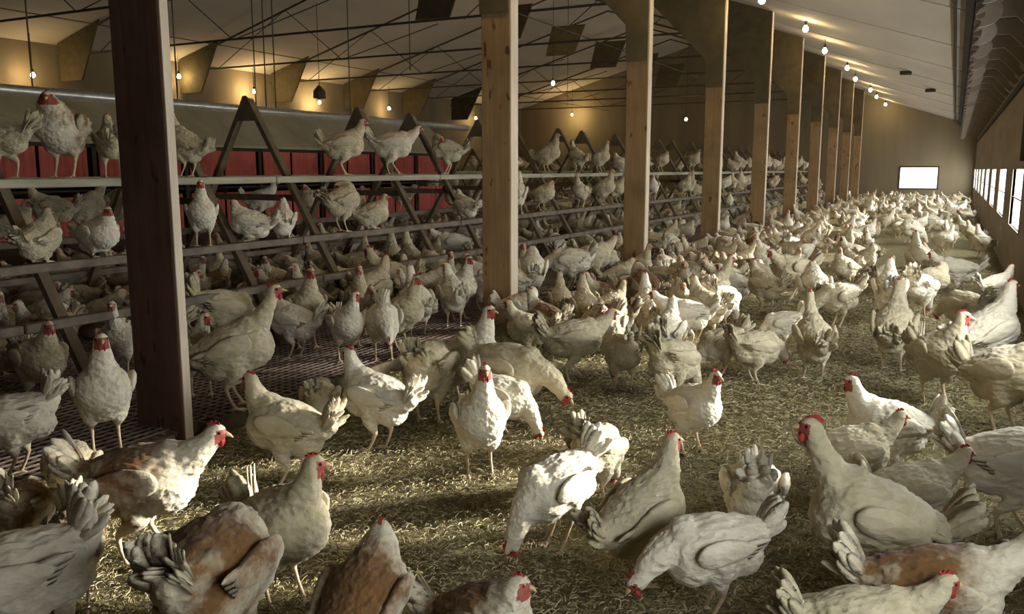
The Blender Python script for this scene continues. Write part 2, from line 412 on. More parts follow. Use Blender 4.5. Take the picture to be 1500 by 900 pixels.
ORD = ['first', 'second', 'third', 'fourth', 'fifth', 'sixth', 'seventh', 'eighth', 'ninth', 'tenth', 'eleventh', 'twelfth', 'thirteenth', 'fourteenth', 'fifteenth', 'sixteenth', 'seventeenth', 'eighteenth']

# ---------------------------------------------------------------- setting
SLAT_Z = .07
# litter floor: a fine, slightly uneven sheet
bm = bmesh.new(); xs = np.concatenate([np.arange(XL, -3.6, .6), np.arange(-3.6, XR + .05, .055)]); ys = np.concatenate([np.arange(TBACK, 0, .4), np.arange(0, 9, .055), np.arange(9, TEND + .3, .3)])
gv = [[bm.verts.new((x, y, (noise.noise(Vector((x*2.1, y*2.1, 0))) * .018 + noise.noise(Vector((x*9, y*9, 3))) * .008 + (noise.noise(Vector((x*23, y*23, 7))) * .006 if y < 9 else 0)) if x > -3.10 else 0)) for x in xs] for y in ys]
for j in range(len(ys) - 1):
    for i in range(len(xs) - 1): bm.faces.new((gv[j][i], gv[j][i+1], gv[j+1][i+1], gv[j+1][i]))
me = mesh_of(bm, 'floor'); me.materials.append(MAT['litter']); put('floor', me, kind='structure')

m = MB()
m.box((XR, TBACK, 0), (XR + .03, TEND, WIN_Z0)); m.box((XR, TBACK, WIN_Z1), (XR + .03, TEND, 3.1))
ed = [TBACK] + [v for t in WIN_T for v in (t - WIN_W / 2, t + WIN_W / 2)] + [TEND]
for a, b in zip(ed[::2], ed[1::2]): m.box((XR, a, WIN_Z0), (XR + .03, b, WIN_Z1))
struct('wall_right', m, 'side_wall_board')
for i, t in enumerate(WIN_T):
    f = MB(); a, b = t - WIN_W / 2, t + WIN_W / 2
    f.box((XR - .008, a - .02, WIN_Z0 - .02), (XR + .03, b + .02, WIN_Z0)); f.box((XR - .008, a - .02, WIN_Z1), (XR + .03, b + .02, WIN_Z1 + .02))
    f.box((XR - .008, a - .02, WIN_Z0), (XR + .03, a, WIN_Z1)); f.box((XR - .008, b, WIN_Z0), (XR + .03, b + .02, WIN_Z1)); f.box((XR + .005, a, (WIN_Z0 + WIN_Z1) / 2 - .008), (XR + .011, b, (WIN_Z0 + WIN_Z1) / 2 + .008))
    w = put('window_%d' % (i + 1), None, kind='structure', loc=(0, 0, 0))
    put('window_frame', f.mesh('window_frame', 'side_wall_board'), w)
    put('pane', MB().box((XR + .012, a, WIN_Z0), (XR + .018, b, WIN_Z1)).mesh('pane', 'glass'), w)
# gable wall at the far end with its own small window
gx0, gx1, gz0, gz1 = -1.95, -.62, .56, 1.36
m = MB(); e = .12
m.box((XL, TEND, 0), (gx0, TEND + e, 3.1)); m.box((gx1, TEND, 0), (XR, TEND + e, 3.1)); m.box((gx0, TEND, 0), (gx1, TEND + e, gz0)); m.box((gx0, TEND, gz1), (gx1, TEND + e, 3.1))
m.prism([(XL, 3.1), (XR, 3.1), (0, ceil_z(0) + .02), (XRIDGE, ceil_z(XRIDGE)), (XL, ceil_z(XL))], TEND, TEND + e)
struct('wall_far', m, 'wall_board')
m = MB().box((XL, TBACK - .12, 0), (XR, TBACK, 3.1)).prism([(XL, 3.1), (XR, 3.1), (0, ceil_z(0) + .02), (XRIDGE, ceil_z(XRIDGE)), (XL, ceil_z(XL))], TBACK - .12, TBACK)
struct('wall_back', m, 'wall_board')
w = put('window_13', None, kind='structure')
f = MB(); f.box((gx0 - .05, TEND - .02, gz0 - .05), (gx1 + .05, TEND + .1, gz0)).box((gx0 - .05, TEND - .02, gz1), (gx1 + .05, TEND + .1, gz1 + .05)).box((gx0 - .05, TEND - .02, gz0), (gx0, TEND + .1, gz1)).box((gx1, TEND - .02, gz0), (gx1 + .05, TEND + .1, gz1))
put('window_frame', f.mesh('window_frame', 'dark_wood'), w); put('pane', MB().box((gx0, TEND + .05, gz0), (gx1, TEND + .056, gz1)).mesh('pane', 'glass'), w)
struct('wall_left', MB().box((XL - .12, TBACK, 0), (XL, TEND, ceil_z(XL))), 'wall_board')
m = MB(); y0, y1 = TBACK, TEND
for xa, xb in ((XRIDGE, .02), (XL, XRIDGE)):
    za, zb = ceil_z(xa), ceil_z(xb)
    bmp = [(xa, za), (xb, zb), (xb, zb + .08), (xa, za + .08)]
    m.prism(bmp, y0, y1)
m.prism([(.02, ceil_z(0) - .0), (XR + .03, 3.0), (XR + .03, 3.1), (.02, ceil_z(0) + .08)], y0, y1)
struct('ceiling', m, 'ceiling_board')
struct('trim_4', MB().box((.06, TBACK, 2.95), (XR, TEND, 2.985)), 'dark_wood')
struct('trim_1', MB().box((-.03, TBACK, 2.98), (.05, TEND, 3.13)).box((-.16, TBACK, 3.08), (-.12, TEND, 3.16)), 'dark_wood')
struct('trim_2', MB().box((XR - .03, TBACK, 2.28), (XR, TEND, 2.36)), 'dark_wood')
# battens over the ceiling joints
m = MB()
for k in range(-1, 11):
    y = T0 + BAY * k + 1.75
    m.bar((0, y, ceil_z(0) - .008), (XRIDGE, y, ceil_z(XRIDGE) - .008), .05, .016)
struct('trim_3', m, 'ceiling_board')

# timber posts
for k, t in enumerate(POST_T):
    X = -3.15; zt = ceil_z(X) - .01; W, D = (.315, .052) if k == 0 else (.255, .13)
    p = MB().box((X - W, t, 0), (X, t + D, zt - .02)).bevel(.006)
    o = put('timber_post', p.mesh('timber_post', 'post_shaded' if k == 0 else 'post_pine'), category='post')
    o['label'] = ('shade-darkened timber post nearest the camera at the slat edge' if k == 0 else 'square brown timber post, %s of the row counted from the camera' % ORD[k])
    put('lit_face_strip', MB().box((X, t + .006, 0), (X + .007, t + D - .002, zt - .02)).mesh('lit_face_strip', 'lit_face_tone'), o)  # added strip, window and bulb light on the right face painted as pale colour
    g = MB().prism([(X - .004, 2.50), (X - W, 2.50), (X - W - .01, 2.90), (X - 2.15, ceil_z(X - 2.15) - .03), (X - .004, ceil_z(X) - .03)], t - .028, t - .002)
    put('haunch_board', g.mesh('haunch_board', 'dark_gusset'), o)

# roof trusses: thin steel rods, hung gusset plates
for k in range(0, 10):
    t = TS[k] + .06
    r = put('roof_truss', None, loc=(0, 0, 0), category='roof truss', label='thin dark rod roof truss with hanging gusset plates, %s from the camera' % ORD[k])
    zb = 3.88
    put('bottom_chord', MB().tube((XL + .1, t, zb), (-3.35, t, zb + .04), .022, 6).mesh('bottom_chord', 'truss_steel'), r)
    zr = 5.0
    put('top_chord', MB().tube((XL + .6, t, ceil_z(XL + .6) - .12), (XRIDGE, t, ceil_z(XRIDGE) - .16), .028, 6).mesh('top_chord', 'truss_steel'), r)
    put('top_chord', MB().tube((-3.5, t, ceil_z(-3.5) - .12), (XRIDGE, t, ceil_z(XRIDGE) - .16), .028, 6).mesh('top_chord', 'truss_steel'), r)
    nodes = [(-17.2, zb), (-14.9, ceil_z(-14.9) - .13), (-13.2, zb), (XRIDGE, zr - .5), (-7.8, zb), (-6.2, ceil_z(-6.2) - .12), (-4.8, zb)]
    for a, b in list(zip(nodes[:-1], nodes[1:]))[:3] + list(zip(nodes[:-1], nodes[1:]))[4:]: put('web_rod', MB().tube((a[0], t, a[1]), (b[0], t, b[1]), .011, 6).mesh('web_rod', 'truss_steel'), r)
    put('heel_gusset', MB().prism([(-18.6, 3.30), (-17.85, 3.30), (-17.15, ceil_z(-17.15) - .03), (-18.6, ceil_z(-18.6) - .03)], t - .02, t + .02).mesh('heel_gusset', 'dark_gusset'), r)
    put('ridge_gusset', MB().prism([(-11.1, 4.62), (-10.2, 4.62), (-9.85, 5.45), (-10.9, 5.45)], t - .02, t + .02).mesh('ridge_gusset', 'dark_gusset'), r)
# lengthwise service wires and the thin hangers
for j, (x, z) in enumerate(((-14.2, 3.92), (-6.9, 3.95), (-4.4, 3.92))):
    put('service_wire', MB().tube((x, TBACK + .1, z), (x, TEND - .1, z), .010, 5).mesh('service_wire', 'truss_steel'), category='wire',
        label='thin dark wire running the barn length under the roof, %s' % ('nearest the posts', 'over the roosting racks', 'far over the left wall')[2 - j])

# eave brackets with pale curved flaps, right-hand side
br = MB().box((.06, -.03, 2.62), (XR, .03, 2.76)).bar((.10, 0, 2.95), (XR - .02, 0, 2.42), .05, .07); bme = br.mesh('bracket_arm', 'side_wall_board')
fl = MB()
aa = [i * math.pi / 12 for i in range(13)]
fl.prism([(.06 + .24 * math.sin(a), 2.82 - .17 * math.cos(a) + .03 * math.sin(2 * a)) for a in aa] + [(.06 + .10 * math.sin(a), 2.84 - .15 * math.cos(a)) for a in aa[::-1][1:-1]], -.06, -.035)
fl.prism([(.08 + .16 * math.sin(a), 2.52 - .12 * math.cos(a)) for a in aa] + [(.08 + .04 * math.sin(a), 2.53 - .10 * math.cos(a)) for a in aa[::-1][1:-1]], .04, .06); fme = fl.mesh('flap', 'pale_sheet', False)
for k in range(34):
    t = T0 - 1.6 + k * 1.1
    if t > TEND - .4: break
    b = put('eave_bracket', None, loc=(0, t, 0), category='bracket', group='eave brackets above the side windows', label='dark timber eave bracket with a pale curved flap above the side windows')
    put('bracket_arm', bme, b); put('flap', fme, b)
put('downpipe', MB().tube((XR - .06, 10.2, 1.38), (XR - .06, 10.2, 2.3), .022, 8).mesh('downpipe', 'truss_steel'), category='pipe', label='short thin dark vertical pipe on the right wall between window and eave')
for n_, (px, py) in enumerate(((1328, 92), (1363, 132))):
    X = -1.15 if n_ == 0 else -.72
    t, z = on_x(px, py, X)
    put('ceiling_box', MB().box((X - .12, t - .1, ceil_z(X) - .10), (X + .12, t + .1, ceil_z(X) - .02)).bevel(.01).mesh('ceiling_box', 'dark_wood'), category='junction box', label=('nearer' if n_ == 0 else 'farther') + ' of two small dark boxes on the plain ceiling right of the bulbs')

# ---------------------------------------------------------------- lamps
def bulb_parts(z0):
    s = MB().tube((0, 0, .06), (0, 0, .13), .028, 10).mesh('socket', 'socket_black', True)
    c = MB().tube((0, 0, .13), (0, 0, .13 + z0), .006, 6).mesh('cord', 'socket_black')
    bmb = bmesh.new(); bmesh.ops.create_uvsphere(bmb, u_segments=14, v_segments=10, radius=.05)
    for v in bmb.verts: v.co.z = v.co.z * 1.15 if v.co.z < 0 else v.co.z * 1.5; v.co.x *= 1 - .45 * max(0, v.co.z / .075); v.co.y *= 1 - .45 * max(0, v.co.z / .075)
    b = mesh_of(bmb, 'bulb'); b.materials.append(MAT['bulb']); return s, c, b
def lamp(x, t, z, label, power, group=None):
    z = min(z, ceil_z(x) - .16)
    s, c, b = bulb_parts(max(.02, ceil_z(x) - z - .13))
    o = put('hanging_bulb', None, loc=(x, t, z), category='bulb', label=label)
    if group: o['group'] = group
    so_ = put('socket', s, o); put('cord', c, o); put('bulb', b, so_)
    l = bpy.data.lights.new('bulb_light', 'POINT'); l.energy = power; l.color = (1, .74, .36); l.shadow_soft_size = .06
    lo = bpy.data.objects.new('bulb_light', l); COL.objects.link(lo); lo.parent = o; lo.location = (0, 0, -.01)
for x, t in ((-2.6, 5.2), (-2.6, 9.0)): lamp(x, t, 3.75, 'bare warm bulb of the aisle row, %s' % {5.2: 'between first and second posts', 9.0: 'above the third post'}[t], LAMP)
for i, (px, py) in enumerate(((1116, 2), (1180, 44), (1208, 76), (1241, 101), (1253, 117), (1275, 133), (1284, 143), (1297, 154))):
    t, z = on_x(px, py, -2.6); lamp(-2.6, min(t, TEND - .5), z + .02, 'glowing bare bulb above the aisle, %s in view from the camera' % ORD[i], LAMP)
for i, (px, py) in enumerate(((48, 110), (262, 112), (372, 134), (468, 150), (570, 159), (697, 173))):
    t, z = on_x(px, py, -18.35); lamp(-18.35, min(t, TEND - .4), z, 'glowing bare bulb by the left eave, %s from the left of the picture' % ORD[i], LAMPL * (1.8 if i in (2, 3) else .7))
for (px, py, X, nm) in ((810, 122, -10, 'high up between second and third posts'), (838, 168, -15.0, 'lighting the far wall between second and third posts'), (1005, 175, -9, 'between the third and fourth posts')):
    if X == -15.0: X = -15.0 * 36.9 / on_x(px, py, -15.0)[0]
    t, z = on_x(px, py, X); lamp(X, min(t, TEND - .7), z, 'small bare bulb %s' % nm, LAMPL * (2.2 if X < -15.0 else 1.5))
hd = MB().tube((0, 0, 0), (0, 0, .18), .16, 12, .15).tube((0, 0, .18), (0, 0, .32), .15, 12, .03)
t, z = on_x(468, 138, -14.5); o = put('hooded_shade', hd.mesh('hood', 'dark_gusset', False), loc=(-14.5, t, z - .1), category='lamp shade', label='small dark house-shaped hood hanging by the left eave bulbs')
put('hanger', MB().tube((0, 0, .3), (0, 0, ceil_z(-14.5) - z + .1), .008, 6).mesh('hanger', 'truss_steel'), o)
for i, (px, X) in enumerate(((42, -8.6), (255, -8.6), (371, -8.9), (386, -8.6), (400, -8.6), (510, -8.6), (600, -8.6), (832, -9.5))):
    t, _ = on_x(px, 60, X)
    put('hanger_wire', MB().tube((X, t, 2.10 if t < 12.5 else 3.0), (X, t, ceil_z(X)), .009, 5).mesh('hanger_wire', 'truss_steel'), category='wire', label='thin dark vertical hanger wire over the nest boxes, %s from the left' % ORD[i])

# ---------------------------------------------------------------- slatted floor
def slat_panel(w, L):
    m = MB(); y = 0.02
    while y < L - .01: m.box((-w, y - .013, -.022), (0, y + .013, 0)); y += .056
    r = MB(); x = -.03
    while x > -w: r.box((x - .010, 0, -.045), (x + .010, L, -.0225)); x -= .10
    for x in np.arange(-.05, -w, -.05): r.tube((x, 0, .002), (x, L, .002), .005, 4)
    return m.mesh('laths', 'slat_wood'), r.mesh('runners', 'slat_wood')
sw = 2.46
pm1, pm2 = slat_panel(sw - .02, BAY - .012)
names = ['beside the litter', 'under the roosting racks', 'along the nest box front', 'behind the nest boxes', 'under the far roosts', 'along the left wall']
for k in range(-1, 10):
    for j in range(6):
        if j > 2 and k < 1: continue
        x0 = -3.20 - j * 2.56
        y0 = T0 + .15 + BAY * k
        if y0 + BAY > TEND + .3: continue
        o = put('slatted_floor_panel', None, loc=(x0, y0, SLAT_Z), category='slatted floor', label='brown slatted floor panel %s, %s bay from the camera' % (names[j], ORD[k + 1]))
        put('laths', pm1, o); put('runners', pm2, o)
ED = [-.70] + POST_T + [TEND]
for k in range(len(ED) - 1):
    put('slat_edge_board', MB().box((-3.19, ED[k] + .15, -.01), (-3.165, ED[k + 1] - .04, SLAT_Z + .004)).mesh('slat_edge_board', 'roost_leg'), category='board', label='low brown edge board closing the slatted floor, %s bay from the camera' % ORD[k])

# ---------------------------------------------------------------- roosting racks
def rack(x0, y0, L, label, legs=.30):
    o = put('roosting_rack', None, loc=(x0, y0, SLAT_Z), category='roosting rack', label=label)
    ap = 1.79
    for yy in (legs, L - legs - .3):
        f = MB()
        for s in (-1, 1): f.bar((s * .015, yy, ap), (s * 1.08, yy, 0.01), .04, .062, up=(0, 1, 0))
        f.bar((-.5, yy + .03, 1.0), (.5, yy + .03, 1.0), .03, .05)
        f.prism([(-.13, ap - .17), (.13, ap - .17), (.02, ap + .03), (-.02, ap + .03)], yy - .035, yy - .022)
        put('a_frame', f.mesh('a_frame', 'roost_leg'), o)
    for z, wd in ((1.125, .14), (.67, .07), (.38, .07)):
        for s in (1, -1):
            xx = s * ((ap - z) * .612 + .075)
            put('perch', MB().box((xx - wd / 2, .005, z), (xx + wd / 2, L - .005, z + .05)).bevel(.006).mesh('perch', 'roost_board' if z > 1 else 'roost_pole'), o)
    return o
RX = -5.2; RL = 2.38
for i in range(14):
    rack(RX, .35 + i * RL + (.0), RL, 'weathered A-frame roosting rack in the row nearest the posts, %s from the left' % ORD[i])
for i in range(10):
    rack(-12.6, 13.2 + i * RL, RL, 'weathered A-frame roosting rack in the row behind the nest boxes, %s from the left' % ORD[i])

# ---------------------------------------------------------------- nest boxes
NW = 1.2
cab = MB().box((-.55, 0, .45), (-.53, NW, 1.90)).box((-.55, 0, .45), (0, NW, .48)).box((-.55, 0, .95), (0, NW, .97)).box((-.03, 0, -.05), (.02, .05, 1.46)).box((-.55, 0, -.05), (-.50, .05, 1.9)).box((-.53, 0, .45), (0, .02, 1.4)).box((-.03, 0, 1.40), (.02, NW, 1.46)).mesh('nest_frame', 'dark_wood')
roof = MB().prism([(-.52, 1.93), (.05, 1.44), (.06, 1.47), (-.52, 1.96)], 0, NW).mesh('sloping_lid', 'nest_roof')
def curtain(y0, y1, z0, z1):
    m = MB(); n = 18
    pts = [(y0 + (y1 - y0) * i / n, .006 * math.sin(i * 1.9)) for i in range(n + 1)]
    a = [[m.bm.verts.new((dx + off, y, z)) for y, dx in pts] for off in (.025, .033) for z in (z0, z1)]
    for i in range(n):
        m.bm.faces.new((a[0][i], a[0][i+1], a[1][i+1], a[1][i])); m.bm.faces.new((a[2][i], a[3][i], a[3][i+1], a[2][i+1]))
        m.bm.faces.new((a[1][i], a[1][i+1], a[3][i+1], a[3][i])); m.bm.faces.new((a[0][i], a[2][i], a[2][i+1], a[0][i+1]))
    return m.mesh('red_flap', 'nest_red')
c1 = curtain(.07, .57, 1.0, 1.40); c2 = curtain(.61, 1.13, 1.0, 1.40); c3 = curtain(.07, .57, .5, .90); c4 = curtain(.61, 1.13, .5, .90)
for i in range(10):
    o = put('nest_box', None, loc=(-7.95, 1.2 + i * NW, SLAT_Z + .05), category='nest box', label='red-flapped nest box with a sloping tan lid, %s from the left end' % ORD[i])
    put('nest_frame', cab, o); put('sloping_lid', roof, o)
    for c in (c1, c2, c3, c4): put('red_flap', c, o)
put('nest_pipe', MB().tube((-8.45, 1.0, 2.08), (-8.45, 14.6, 2.08), .055, 12).mesh('nest_pipe', 'galvanised', True), category='pipe', label='long shiny galvanised pipe above the nest box lids')

# ---------------------------------------------------------------- loose straw
def straw(name, mat, n, seed, lab):
    R = np.random.RandomState(seed); V = []; Fc = []
    u = R.rand(n); ty = .9 + 11.5 * u ** 1.7; tx = XR - .09 - 3.66 * R.rand(n)
    ln = (.005 + .013 * R.rand(n) ** 2.0) * (1 + ty * .06); wd = (.0010 + .0013 * R.rand(n)) * (1 + ty * .12); an = R.rand(n) * 6.283; tl = (R.rand(n) - .35) * .9; zz = .010 + R.rand(n) * .014
    dx, dy = np.cos(an), np.sin(an)
    zg = np.array([noise.noise(Vector((x*2.1, y*2.1, 0))) * .018 + noise.noise(Vector((x*9, y*9, 3))) * .008 for x, y in zip(tx, ty)])
    P0 = np.stack([tx - dx*ln, ty - dy*ln, zg + zz - tl*ln*.5], 1); P1 = np.stack([tx, ty, zg + zz + .004], 1); P2 = np.stack([tx + dx*ln, ty + dy*ln, zg + zz + tl*ln*.7], 1)
    S = np.stack([-dy*wd, dx*wd, np.zeros(n)], 1); N = np.stack([np.zeros(n), np.zeros(n), wd * .9], 1)
    rings = []
    for Pt in (P0, P1, P2): rings += [Pt + S, Pt - S, Pt + N]
    V = np.stack(rings, 1).reshape(-1, 3)
    b = np.arange(n) * 9; fs = []
    for r in (0, 3):
        for a, c in ((0, 1), (1, 2), (2, 0)): fs.append(np.stack([b+r+a, b+r+c, b+r+3+c, b+r+3+a], 1))
    Fc = np.concatenate(fs)
    me = bpy.data.meshes.new(name); me.vertices.add(len(V)); me.vertices.foreach_set('co', V.ravel()); me.loops.add(Fc.size); me.loops.foreach_set('vertex_index', Fc.ravel().astype(np.int32))
    me.polygons.add(len(Fc)); me.polygons.foreach_set('loop_start', np.arange(0, Fc.size, 4, dtype=np.int32)); me.polygons.foreach_set('loop_total', np.full(len(Fc), 4, dtype=np.int32)); me.update()
    me.materials.append(MAT[mat]); put(name, me, kind='stuff', label=lab, category='straw')
straw('pale_straw', 'straw_pale', 34000, 1, 'pale chopped straw scattered over the litter')
straw('tan_straw', 'straw_tan', 46000, 2, 'tan chopped straw trodden into the litter')
straw('dark_litter_chips', 'straw_dark', 30000, 3, 'dark brown chips mixed through the litter')
straw('green_straw', 'straw_green', 9000, 4, 'yellow-green straw flecks over the litter')
# ---------------------------------------------------------------- the flock
PROTO = {}
for i, (pn, P) in enumerate(POSES.items()):
    body, hm, T = build_hen_body(P, 'hen_' + pn); top = max(v.co.z for v in body.vertices) + .008
    parts = build_hen_parts(P, T, hm, random.Random(40 + i))
    for vk, pl in (('W', 'white_plumage'), ('S', 'soiled_plumage'), ('B', 'brown_backed_plumage')):
        b = body.copy()
        for mname in (pl, 'shank', 'red_skin'): b.materials.append(MAT[mname])
        ps = []
        for nm, me, kk in parts:
            q = me.copy(); q.materials.append(MAT[pl if kk == 'feather' else {'comb': 'comb_red', 'beak': 'beak_horn', 'eye': 'eye_dark'}[kk]]); ps.append((nm, q))
        PROTO[pn, vk] = (b, ps, top)
        b2 = b.copy(); b2.materials[2] = MAT['dull_skin']; ps2 = []
        for nm, me in ps:
            if nm in ('comb', 'wattle'): me = me.copy(); me.materials[0] = MAT['comb_dull']
            ps2.append((nm, me))
        PROTO[pn, vk.lower()] = (b2, ps2, top)
HENS = []; TAKEN = []
rnd = random.Random(11)
def make_hen(x, y, z, yaw, sc, pose, vk, label, group=None, parts=True):
    b, ps, top = PROTO[pose, vk]
    o = bpy.data.objects.new('hen', b); COL.objects.link(o); o.location = (x, y, z); o.rotation_euler = (0, 0, yaw); o.scale = (sc,) * 3
    o['category'] = 'hen'; o['label'] = label
    if group: o['group'] = group
    if parts:
        for nm, me in ps:
            c = bpy.data.objects.new(nm, me); COL.objects.link(c); c.parent = o
    HENS.append(o); TAKEN.append((x, y, z)); return o
def ground(x, y):
    return noise.noise(Vector((x*2.1, y*2.1, 0))) * .018 + noise.noise(Vector((x*9, y*9, 3))) * .008 if x > -3.1 else SLAT_Z
def H(px, yb, yt, pose, ang, surf, vk, label):
    if surf in 'LS':
        z = 0.0 if surf == 'L' else SLAT_Z
        x, y = on_z(px, yb, z)
        if surf == 'L': z = ground(x, y) - .004
    else:                                                # perched: T, M, B = near perch rows of the rack; t, m = far rows
        z0, s = {'T': (1.125, 1), 't': (1.125, -1), 'M': (.67, 1), 'm': (.67, -1), 'B': (.38, 1)}[surf]
        x = RX + s * ((1.79 - z0) * .612 + .075); z = SLAT_Z + z0 + .05
        y, _ = on_x(px, yb, x)
    top = PROTO[pose, vk][2]
    a = proj(x, y, z); b = proj(x, y, z + top)
    sc = min(1.28, max(.84, (yb - yt) / max(1, a[1] - b[1])))
    if surf not in 'LS': sc = min(1.25, max(.9, (proj(x, y, z)[1] - yt) / max(1, a[1] - b[1])))
    if surf == 'S': x = min(x, -3.24)
    if surf == 'L': x = max(x, -3.06)
    o = make_hen(x, y, z, rad(ang) + PSI, sc, pose, vk, label); o['edge'] = yb > 960
L, S = 'L', 'S'
